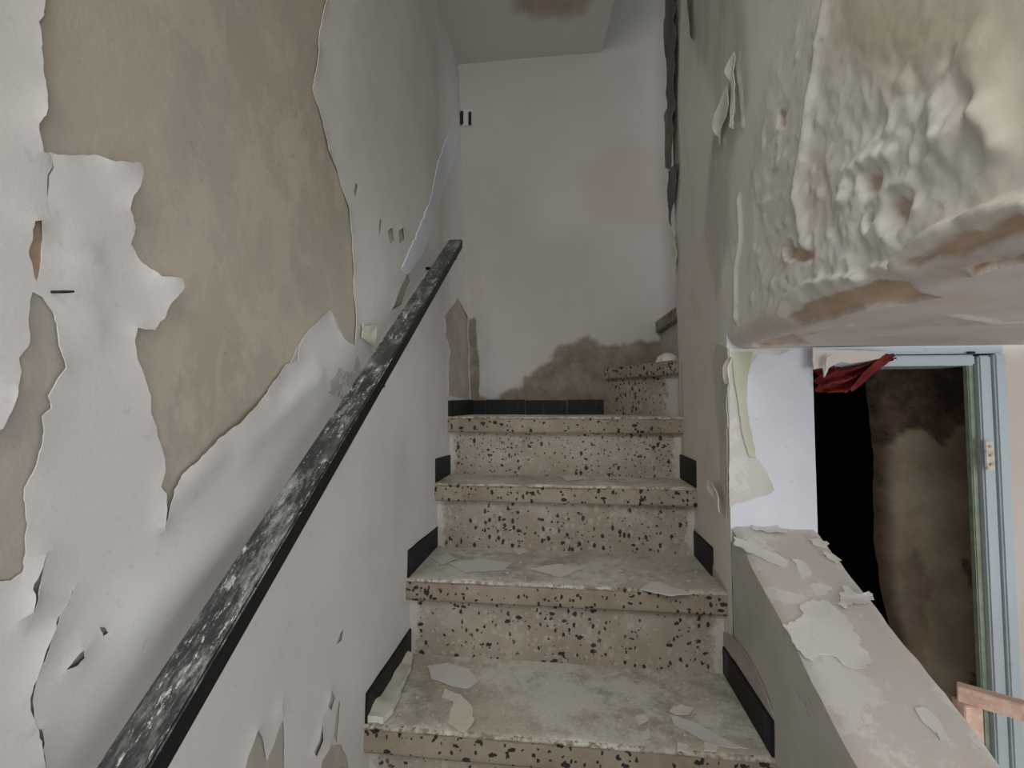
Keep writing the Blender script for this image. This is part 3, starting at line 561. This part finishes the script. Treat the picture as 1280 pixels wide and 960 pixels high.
# ---- ceiling slab, shaft ceiling, floors
ce = empty('ceiling', (-.1, .8, ZC)); tag(ce, 'ceiling slab over the left of the landing with a mouldy stain', kind='structure')
u = np.linspace(0, 1, 60); v = np.linspace(-1.6, YB, 120); U, V = np.meshgrid(u, v, indexing='ij'); xr_ = .144+(.026/.236)*(YB-V); X = -.56+(xr_+.56)*U
cs = [np.array([(ray(*p)*ZC/ray(*p)[2])[0], (ray(*p)*ZC/ray(*p)[2])[1]]) for p in [(645, -10), (738, -10), (735, 12), (705, 18), (680, 20), (648, 12)]]
Q = np.stack([X, V], -1); d = pdist(Q, np.array(cs))*np.where(inpoly(Q, np.array(cs)), 1, -1); mo = sstep(-.03, .02, d+.02*fbm(X*20, V*20, 3, 3))
t = NT('ceiling_paint'); c = t.mix(t.ramp(t.noise(2, 5), (.35, 0), (.7, 1)), (.62, .60, .57), (.68, .66, .64)); c = t.mix(t.attr('stain'), c, t.mix(t.ramp(t.noise(16, 5, .7), (.4, 0), (.65, 1)), (.36, .35, .27), (.50, .38, .34))); M['ceiling_paint'] = t.done(c, .85, t.noise(140, 4), .2, .0015)
place(grid('slab_underside', np.stack([X, V, ZC+.002*fbm(X*8, V*8, 1, 3)], -1), 'ceiling_paint', ce, True, {'stain': mo}, flip=True), ce)
place(grid('slab_edge', np.stack([np.stack([X[-1], V[-1], V[-1]*0+ZC], -1), np.stack([X[-1], V[-1], V[-1]*0+ZC+.16], -1)], 0), 'ceiling_paint', ce, False, {'stain': np.zeros((2, 120))}), ce)
place(box('slab_topside', (-.56, -1.6, ZC+.16), (.144, YB, ZC+.18), 'ceiling_paint', ce), ce)
o = box('ceiling_shaft', (-.62, -1.62, 2.66), (2.0, YB+.03, 2.72), 'hall_wall'); tag(o, 'upper ceiling of the stair shaft', kind='structure')
o = box('floor', (-.62, -2.6, ZF-.05), (2.6, YB, ZF), 'floor_tile'); tag(o, 'lower hall floor', kind='structure')

# ---- hall wall with the doorway
YD = 1.075; XD0, XD1 = .47, .832; ZD = .082
hw = empty('wall_hall', (1.2, YD, ZF)); tag(hw, 'pinkish cream hall wall right of the door frame', kind='structure')
place(box('plaster', (XD1+.048, YD, ZF), (2.4, YD+.02, ZS+.03), 'hall_wall', hw), hw)
dr = empty('door_1', ((XD0+XD1)/2, YD, ZF)); tag(dr, 'pale blue-grey painted steel door frame of the dark doorway', kind='structure')
def jamb(nm, x0, x1, z0, z1, y0, y1, mt, bev=.003): return place(box(nm, (x0, y0, z0), (x1, y1, z1), mt, dr, bev), dr)
jamb('jamb', XD1+.006, XD1+.030, ZF, ZD+.02, YD-.016, YD+.02, 'frame_paint'); jamb('jamb_moulding', XD1+.0305, XD1+.052, ZF, ZD+.024, YD-.022, YD+.02, 'frame_paint')
jamb('jamb_rebate', XD1-.006, XD1+.006, ZF, ZD+.004, YD-.004, YD+.010, 'green_paint', .002)
jamb('head', XD0, XD1+.0, ZD, ZD+.022, YD-.016, YD+.08, 'frame_paint'); jamb('head_moulding', XD0, XD1+.052, ZD+.0245, ZD+.055, YD-.018, YD+.03, 'frame_paint')
for (x, y, w_, h_) in ((1234, 569, .017, .058),):
    p = ray(x, y)*(YD-.02)/ray(x, y)[1]; pl = box('hinge_plate', (p[0]-w_/2, YD-.027, p[2]-h_/2), (p[0]+w_/2, YD-.0225, p[2]+h_/2), 'cream_metal', dr, .0015); place(pl, dr)
    for dz in (-.018, 0, .018): place(tube('screw', [(p[0], YD-.0275, p[2]+dz), (p[0], YD-.0295, p[2]+dz)], .0028, 'rail_paint', dr, 8), dr)
p = ray(1214, 441)*(YD-.02)/ray(1214, 441)[1]; place(box('latch_stub', (p[0]-.007, YD-.022, p[2]-.0015), (p[0]+.007, YD-.017, p[2]+.0025), 'black_metal', dr, .001), dr)
# dark room beyond
rm = empty('wall_dark_room', (.9, 1.5, ZF)); tag(rm, 'inside of the room beyond the doorway, its darkness painted black', kind='structure')
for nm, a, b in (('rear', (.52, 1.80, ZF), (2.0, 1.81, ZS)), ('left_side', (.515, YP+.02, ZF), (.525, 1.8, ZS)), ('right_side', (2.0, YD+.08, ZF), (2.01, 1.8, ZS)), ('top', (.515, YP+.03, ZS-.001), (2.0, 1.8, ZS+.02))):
    place(box(nm, a, b, 'painted_darkness', rm), rm)
YI = 1.27
def hitY(x, y, Y): d = ray(x, y); return d*Y/d[1]
wi = empty('wall_inner', (1.1, YI, ZF)); tag(wi, 'brown damp plaster wall end seen through the doorway', kind='structure')
v = np.linspace(ZF, ZS, 160); u = np.linspace(0, 1, 90); U, V = np.meshgrid(u, v, indexing='ij')
xe = np.interp(V, [hitY(1105, yy_, YI)[2] for yy_ in (900, 800, 740, 680, 600, 540, 500, 450)][:], [hitY(xx_, 600, YI)[0] for xx_ in (1130, 1122, 1113, 1106, 1107, 1108, 1103, 1100)])+.006*fbm(V*12, V*0, 4, 3)
X = xe+(1.7-xe)*U**1.5
b1 = [hitY(*p, YI)[[0, 2]] for p in [(1090, 430), (1260, 430), (1260, 560), (1200, 530), (1175, 555), (1150, 535), (1120, 545), (1095, 570)]]
b2 = [hitY(*p, YI)[[0, 2]] for p in [(1125, 700), (1150, 690), (1160, 760), (1168, 800), (1150, 840), (1110, 800)]]
b3 = [hitY(*p, YI)[[0, 2]] for p in [(1203, 700), (1222, 720), (1225, 900), (1215, 900), (1212, 780)]]
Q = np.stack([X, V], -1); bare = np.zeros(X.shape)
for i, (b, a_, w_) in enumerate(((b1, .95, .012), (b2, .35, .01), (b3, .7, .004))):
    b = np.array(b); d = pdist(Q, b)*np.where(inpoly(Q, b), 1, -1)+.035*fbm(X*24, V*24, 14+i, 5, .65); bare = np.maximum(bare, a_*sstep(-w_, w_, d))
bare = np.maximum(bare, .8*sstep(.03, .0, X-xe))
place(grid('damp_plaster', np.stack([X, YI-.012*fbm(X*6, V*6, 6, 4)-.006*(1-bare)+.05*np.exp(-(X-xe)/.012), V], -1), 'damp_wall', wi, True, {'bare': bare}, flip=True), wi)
place(box('core', (float(xe.max())+.02, YI+.03, ZF), (1.7, 1.79, ZS-.01), 'painted_darkness', wi), wi)

# ================================================================== STAIRS
st = empty('staircase', (0, Y3, ZF)); tag(st, 'terrazzo stair flight with black-chipped risers and dusty treads', 'stairs')
def tread(k, y0=None, depth=None, z=None):
    y0 = yt(k) if y0 is None else y0; z = zt(k) if z is None else z; depth = (T+OH+.03) if depth is None else depth; th = .050
    prof = []
    for t in np.linspace(0, 1, 26): prof.append((y0+depth*(1-t)+.010*t, z, 0))
    for a in (20, 45, 70): prof.append((y0+.010-.010*math.sin(math.radians(a)), z-.010+.010*math.cos(math.radians(a)), .5))
    for t in np.linspace(.12, .9, 7): prof.append((y0, z-th*t, 1))
    prof.append((y0+.003, z-th, 1)); prof.append((y0+.04, z-th, 1))
    xs = np.linspace(XL-.012 if k else XL-.02, XR+.012, 110); A = np.zeros((len(prof), len(xs), 3)); fr = np.zeros(A.shape[:2])
    for i, (yy, zz_, f_) in enumerate(prof):
        e = np.exp(-((yy-y0)**2+(zz_-z)**2)/.012**2)
        wear = e*(.006*np.clip(fbm(xs*16, xs*0+k*3.1, 7+k, 4)+.1, -.1, 1))
        A[i, :, 0] = xs; A[i, :, 1] = yy+wear*(1 if f_ else .6)+.0012*fbm(xs*40, xs*0+zz_*90, 3, 2)*(f_ > 0); A[i, :, 2] = zz_-wear*(1 if f_ < 1 else .3)+(.0012*fbm(xs*14, xs*0+yy*14, 5+k, 4) if f_ == 0 else 0); fr[i] = f_
    o = grid('tread', A, 'dusty_tread', st, True, {'front': fr}, flip=False); place(o, st); return o
for k in range(8): tread(k, depth=(.50 if k == 0 else None))
for k in range(1, 9):   # riser below tread k-1, standing on tread k
    y = yt(k-1)+OH; z0 = zt(k)-.002; z1 = zt(k-1)-.048
    xs = np.linspace(XL-.012, XR+.012, 60); zs = np.linspace(z0, z1, 14); U, V = np.meshgrid(xs, zs, indexing='ij')
    place(grid('riser', np.stack([U, y+.0015*fbm(U*12, V*12, k, 3), V], -1), 'terrazzo', st, True, flip=True), st)
# winders turning right off the landing
ZW1, ZW2 = .142, .318
IC = (XR+.012, 1.50)
def quadface(nm, a, b, z0, z1, mat, fr=None):
    t_ = np.linspace(0, 1, 40)[:, None]; zs = np.linspace(z0, z1, 14); A = np.zeros((40, 14, 3))
    for j, zz_ in enumerate(zs): A[:, j, :2] = np.array(a)+(np.array(b)-np.array(a))*t_; A[:, j, 2] = zz_
    A[..., 1] += .003*fbm(A[..., 0]*15, A[..., 2]*15, 5, 3); return place(grid(nm, A, mat, st, True, flip=False, attrs={'front': np.full((40, 14), 1.)} if fr else None), st)
def winder(pts, z, th=.045):
    o = prism('winder_tread', [(p[0], p[1], z-th) for p in pts], (0, 0, th), 'dusty_tread', st, .004); at = o.data.attributes.new('front', 'FLOAT', 'POINT'); at.data.foreach_set('value', [1.0]*len(o.data.vertices)); return place(o, st)
A1, A2 = (.142, YB), (.335, YB)
quadface('riser', (A1[0]+.02, YB), (IC[0]+.01, IC[1]+.01), zt(0)-.002, ZW1-.04, 'terrazzo'); winder([(A1[0], YB), (IC[0]-.012, IC[1]-.004), (IC[0]+.3, IC[1]), (IC[0]+.3, YB)], ZW1)
quadface('riser', (A2[0]+.02, YB), (IC[0]+.012, IC[1]), ZW1, ZW2-.04, 'terrazzo'); winder([(A2[0], YB), (IC[0]-.004, IC[1]), (IC[0]+.3, IC[1]), (IC[0]+.3, YB)], ZW2)
winder([(XR+.2, IC[1]), (XR+.6, IC[1]), (XR+.6, YB), (XR+.2, YB)], ZW2+R)

# ---- black skirting
bl = empty('baseboard_left', (XL, 1.0, zt(3))); tag(bl, 'black skirting tiles stepping up the left wall', kind='structure')
br = empty('baseboard_right', (XR, 1.0, zt(3))); tag(br, 'black skirting tiles stepping up the right wall', kind='structure')
bb = empty('baseboard_back', (-.1, YB, zt(0))); tag(bb, 'black skirting tiles along the back wall of the landing', kind='structure')
SKH = (None, .072, .068, .060)
for k in (1, 2, 3):
    y0 = yt(k)+.004; y1 = yt(k-1)+OH-.001; z = zt(k)
    o = prism('skirting_tile', [(XL-.004, y0, z), (XL-.004, y1, z), (XL-.004, y1, z+SKH[k]+(.0 if k == 3 else -.01)), (XL-.004, y0, z+SKH[k]-.004)], (.011, 0, 0), 'black_tile', bl, .0015); place(o, bl)
    y0 += .09 if k == 2 else 0
    o = prism('skirting_tile', [(XR+.004, y0, z), (XR+.004, y1, z), (XR+.004, y1, z+SKH[k]), (XR+.004, y0, z+SKH[k])], (-.009, 0, 0), 'black_tile', br, .0015); place(o, br)
place(prism('skirting_tile', [(XL-.004, Y0+.004, zt(0)), (XL-.004, YB, zt(0)), (XL-.004, YB, zt(0)+.058), (XL-.004, Y0+.004, zt(0)+.05)], (.016, 0, 0), 'black_tile', bl, .0015), bl)
xb = [XL-.004, -.335, -.215, -.06, A1[0]]
for i, (a, b) in enumerate(((XL+.014, -.315), (-.312, -.16), (-.157, .0), (.003, A1[0]-.002))):
    place(box('skirting_tile', (a, YB-.014, zt(0)), (b-.001, YB+.003, zt(0)+.055+.002*(i % 2)), 'black_tile', bb, .0015), bb)

# ================================================================== OBJECTS
# ---- handrail
SL_ = .742
def rz(y): return -.258+SL_*(y-.316)
hr = empty('handrail', (-.317, .8, rz(.8))); tag(hr, 'worn black box-section handrail sloping up the left wall', 'handrail')
ra, rb = -.2985, -.3395; y0, y1 = -.35, 1.315; hh = .027
n = 90; yy = np.linspace(y0, y1, n); cs = [(ra, 0), (ra, -hh), (rb, -hh), (rb, 0)]
bm = bmesh.new()
vs_ = [bm.verts.new(p) for p in [(rb, y0, rz(y0)), (ra, y0, rz(y0)), (ra, y0, rz(y0)-hh), (rb, y0, rz(y0)-hh)]]; f = bm.faces.new(vs_)
r = bmesh.ops.extrude_face_region(bm, geom=[f]); bmesh.ops.translate(bm, vec=(0, y1-y0, SL_*(y1-y0)), verts=[g for g in r['geom'] if isinstance(g, bmesh.types.BMVert)])
bmesh.ops.recalc_face_normals(bm, faces=bm.faces); bmesh.ops.bevel(bm, geom=list(bm.edges), offset=.0018, segments=2, affect='EDGES')
me = bpy.data.meshes.new('top_face')
bm.to_mesh(me); bm.free(); me.materials.append(M['worn_black_rail']); me.materials.append(M['black_metal'])
for p_ in me.polygons: p_.material_index = 0 if p_.normal.z > .6 else 1
o = bpy.data.objects.new('rail_bar', me); C.objects.link(o); o.parent = hr; place(o, hr)
for yb in (.16, .745, 1.26):
    zc = rz(yb)-hh; xm = (ra+rb)/2
    path = [(xm, yb, zc+.004), (xm, yb, zc-.012)]
    for a in np.linspace(0, math.pi/2, 7): path.append((xm-.020*(1-math.cos(a)), yb, zc-.012-.020*math.sin(a)))
    path.append((XL+.004-float(lean(zc)), yb, zc-.032))
    place(tube('bracket', path, .0042, 'black_metal', hr, 10), hr)
    place(box('bracket_plate', (xm-.012, yb-.022, zc-.003), (xm+.012, yb+.022, zc+.002), 'black_metal', hr, .001), hr)

# ---- wall fittings
p = LW.hit(62, 365); q = LW.pos(p[0], p[1], 0)
nl = tube('nail', [tuple(q+np.array([.0, 0, 0])), tuple(q+np.array([.014, -.001, -.0005])), tuple(q+np.array([.024, -.003, -.001]))], [.0011, .0011, .0008], 'black_metal'); tag(nl, 'small rusty nail sticking out of the left wall paint', 'nail')
hb = empty('rail_socket', (-.42, YB-.005, 1.158)); tag(hb, 'small twin-slotted metal fixing high in the back left corner', 'bracket')
a = BW.hit(573, 149)+np.array([.016, 0]); b = BW.hit(583, 150)+np.array([.016, 0])
for c_ in (a, b): place(box('slot', (c_[0]-.0065, YB-.012, c_[1]-.029), (c_[0]+.0065, YB-.006, c_[1]+.029), 'dark_hole', hb, .003), hb)
place(box('plate', (a[0]-.001, YB-.0075, a[1]-.034), (b[0]+.010, YB+.004, a[1]+.036), 'white_paint', hb, .002), hb)

# ---- red rag over the door head
rg = empty('red_rag', (.55, YD-.02, .07)); tag(rg, 'crumpled dark red rag caught on the top of the door frame', 'rag')
top = [(1021, 459), (1030, 461), (1040, 457), (1055, 459), (1072, 456), (1088, 452), (1102, 447), (1114, 444)]; bot = [(1021, 489), (1030, 490), (1040, 490), (1055, 491), (1068, 484), (1084, 472), (1104, 455), (1117, 450)]
nu, nv = 90, 40; A = np.zeros((nu, nv, 3)); tt = np.linspace(0, 7, nu)
for i, t_ in enumerate(tt):
    tp = np.array([np.interp(t_, range(8), [p[c] for p in top]) for c in (0, 1)]); bt = np.array([np.interp(t_, range(8), [p[c] for p in bot]) for c in (0, 1)])
    for j in range(nv):
        s_ = j/(nv-1); c_ = tp+(bt-tp)*s_; P_ = hitY(c_[0], c_[1], YD-.030); fold = .010*math.sin(s_*15+t_*.9+1.5*float(fbm(t_, s_*2, 3, 2)))+.006*float(fbm(t_*3, s_*7, 4, 3))
        A[i, j] = P_+np.array([0, fold, 0.002*float(fbm(t_*5, s_*3, 8, 2))])
o = grid('cloth', A, 'red_cloth', rg, True, flip=True); place(o, rg); md = o.modifiers.new('s', 'SOLIDIFY'); md.thickness = .002
o = sheet('hem', type('S', (), dict(pos=staticmethod(lambda u, v, h=0: np.stack([np.asarray(u)+0*v, YD-.045-h+0*u+0*v, np.asarray(v)+0*u], -1)))), [hitY(x, y, YD-.045)[[0, 2]] for x, y in [(1062, 486), (1078, 466), (1096, 450), (1108, 442), (1117, 446), (1108, 455), (1092, 466), (1075, 482), (1064, 490)]], [], 'red_cloth', rg, base=0, th=.002, sp=.006, curl=.004, und=.004, seed=99, step=.004, fray=.001); place(o, rg)
# torn plaster hanging at the soffit edge over the rag
for i, pl in enumerate(([(1016, 436), (1060, 438), (1110, 440), (1112, 446), (1080, 452), (1062, 455), (1052, 452), (1035, 460), (1030, 472), (1028, 460), (1016, 462)], [(1028, 448), (1036, 443), (1034, 456), (1026, 465)])):
    S_ = type('S', (), dict(pos=staticmethod(lambda u, v, h=0, i=i: np.stack([np.asarray(u)+0*v, YD-.045-.012*i-h+0*u+0*v, np.asarray(v)+0*u], -1))))
    o = sheet('hanging_plaster', S_, [hitY(x, y, YD-.045)[[0, 2]] for x, y in pl], [], 'hall_wall' if i == 0 else 'cream_paint', wr, base=.001, th=.004, sp=.01, curl=.004, und=.002, seed=110+i, step=.005, fray=.0015); place(o, wr)

# ---- metal railing in the lower hall
mr = empty('metal_railing', (.75, .8, ZF)); tag(mr, 'rusty pink painted metal railing in the hall below the parapet', 'railing')
def bar(nm, a, b, w_, t_, mat='rail_paint'):
    a = Vector(a); b = Vector(b); d = (b-a).normalized(); sd = d.cross(Vector((0, 0, 1))) if abs(d.z) < .95 else Vector((.8, -.6, 0)); sd.normalize(); up = sd.cross(d).normalized()
    pts = [a+sd*t_/2+up*w_/2, a-sd*t_/2+up*w_/2, a-sd*t_/2-up*w_/2, a+sd*t_/2-up*w_/2]; return place(prism(nm, [tuple(p) for p in pts], tuple(b-a), mat, mr, .0015), mr)
c0 = ray(1196, 864)*.80/(ray(1196, 864)@FW); c1 = ray(1285, 890); c1 = c1*c0[2]/c1[2]
dr_ = (c1-c0)/np.linalg.norm(c1-c0); e1 = c0+dr_*.7
bar('top_rail', c0, e1, .026, .022)
for k_, q_ in enumerate((.012, .26, .5)):
    b_ = c0+dr_*q_; place(box('post', (b_[0]-.014, b_[1]-.014, ZF), (b_[0]+.014, b_[1]+.014, c0[2]-.012), 'rail_paint', mr, .0015), mr)
bar('bottom_rail', (c0[0], c0[1], ZF+.12), (e1[0], e1[1], ZF+.12), .02, .018)

# ---- fallen plaster and paint scales on the steps
big = ((3, [(560, 905), (566, 880), (552, 872), (556, 862), (575, 870), (590, 885), (592, 905), (580, 918)], .004), (3, [(795, 897), (808, 894), (812, 903), (798, 908)], .006), (3, [(800, 918), (812, 912), (812, 924), (803, 926)], .006),
       (3, [(836, 890), (850, 884), (868, 888), (862, 895), (845, 896)], .006), (3, [(838, 896), (870, 905), (905, 925), (935, 938), (900, 935), (862, 918), (842, 908)], .004), (3, [(848, 930), (862, 935), (858, 943), (845, 940)], .006),
       (3, [(880, 930), (898, 935), (895, 942), (880, 940)], .005), (3, [(534, 834), (560, 830), (585, 838), (600, 852), (585, 862), (560, 858), (540, 850)], .003), (3, [(640, 842), (660, 838), (668, 848), (650, 856)], .003),
       (2, [(640, 688), (652, 684), (660, 690), (648, 695)], .006), (2, [(800, 738), (815, 728), (850, 738), (865, 744), (838, 746)], .005), (2, [(560, 705), (600, 700), (640, 704), (630, 714), (580, 716)], .003), (2, [(660, 712), (700, 706), (730, 712), (700, 722)], .003),
       (2, [(540, 700), (560, 692), (570, 700), (552, 708)], .003), (1, [(700, 596), (722, 594), (730, 600), (708, 602)], .004))
FL = ['crooked L-shaped pale flake near left front edge of the nearest tread', 'small white chip right of centre on the nearest tread, behind its twin', 'small white chip right of centre on the nearest tread, in front of its twin',
      'short pale flake highest of those at right of the nearest tread', 'long curved plaster strip slanting to the right front corner of nearest tread', 'tiny pale chip at the front edge of nearest tread under the long strip',
      'tiny chip beside the right end of the long curved strip, nearest tread', 'broad pale flake at back left of the nearest tread', 'small flake at the back middle of the nearest tread below the riser',
      'white lump at the back middle of the second tread from below', 'pale flake at right front edge of the second tread from below', 'wide thin flake left of centre on the second tread from below',
      'thin flake in the middle front of the second tread from below', 'small flake in the left corner of the second tread from below', 'narrow flake on the third tread from below']
for i, (k, pl, th) in enumerate(big):
    o = sheet('plaster_flake', TR(k), px(TR(k), pl), [], 'scale_paint' if i % 3 else 'cream_paint', None, base=th*.4+.001, th=th*.35, sp=.008, curl=.0015, cw=.01, und=.0005, seed=130+i, step=.005, fray=.004)
    tag(o, FL[i], 'plaster flake', 'plaster flakes on the treads')
ds = px(TR(3), [(456, 906), (466, 884), (483, 858), (494, 840), (505, 824), (516, 828), (512, 845), (502, 868), (492, 892), (478, 908)])
o = sheet('fallen_plaster', TR(3), [np.array([max(a_[0], XL+.006), max(a_[1], Y3+.006)]) for a_ in ds], [], 'cream_paint', None, base=.014, th=.012, sp=.01, curl=.012, cw=.02, und=.002, seed=150, step=.006, fray=.003)
tag(o, 'long pale strip of fallen plaster against left skirting of the nearest tread', 'plaster debris')
hp = TR(0, ZW1); ds = px(hp, [])
bm = bmesh.new(); bmesh.ops.create_icosphere(bm, subdivisions=4, radius=1)
for v_ in bm.verts:
    n_ = v_.co.normalized(); f_ = 1+.25*float(fbm(n_.x*2+n_.z, n_.y*2+3, 5, 3)); v_.co = Vector((n_.x*.035*f_+XR-.012, n_.y*.05*f_+1.60, ZW1+.0+max(n_.z, 0)*.032+.0006*f_))
me = bpy.data.meshes.new('plaster_heap'); bm.to_mesh(me); bm.free(); me.materials.append(M['cream_paint']); me.polygons.foreach_set('use_smooth', [True]*len(me.polygons))
o = bpy.data.objects.new('plaster_heap', me); C.objects.link(o); tag(o, 'small heap of crumbled plaster on the winder tread by the right wall end', 'plaster debris')
# small crumbs
protos = []
for i in range(4):
    bm = bmesh.new(); bmesh.ops.create_icosphere(bm, subdivisions=1, radius=1)
    for v_ in bm.verts: v_.co = Vector((v_.co.x*(1+.5*random.random()), v_.co.y*(1+.4*random.random()), v_.co.z*.35*(1+.3*random.random())))
    me = bpy.data.meshes.new('plaster_crumb'); bm.to_mesh(me); bm.free(); me.materials.append(M['white_paint' if i % 2 else 'cream_paint']); protos.append(me)
for i in range(70):
    k = random.choice((3, 3, 3, 2, 2, 1)); o = bpy.data.objects.new('plaster_crumb', random.choice(protos)); C.objects.link(o)
    s_ = random.choice((.0015, .002, .0025, .004)); o.scale = (s_,)*3; o.rotation_euler = (0, 0, random.random()*6)
    o.location = (random.uniform(XL+.03, XR-.03), yt(k)+random.uniform(.02, T-.02), zt(k)+s_*.3)
    tag(o, 'tiny pale crumb of plaster on a stair tread', 'plaster crumb', 'plaster crumbs on the treads')
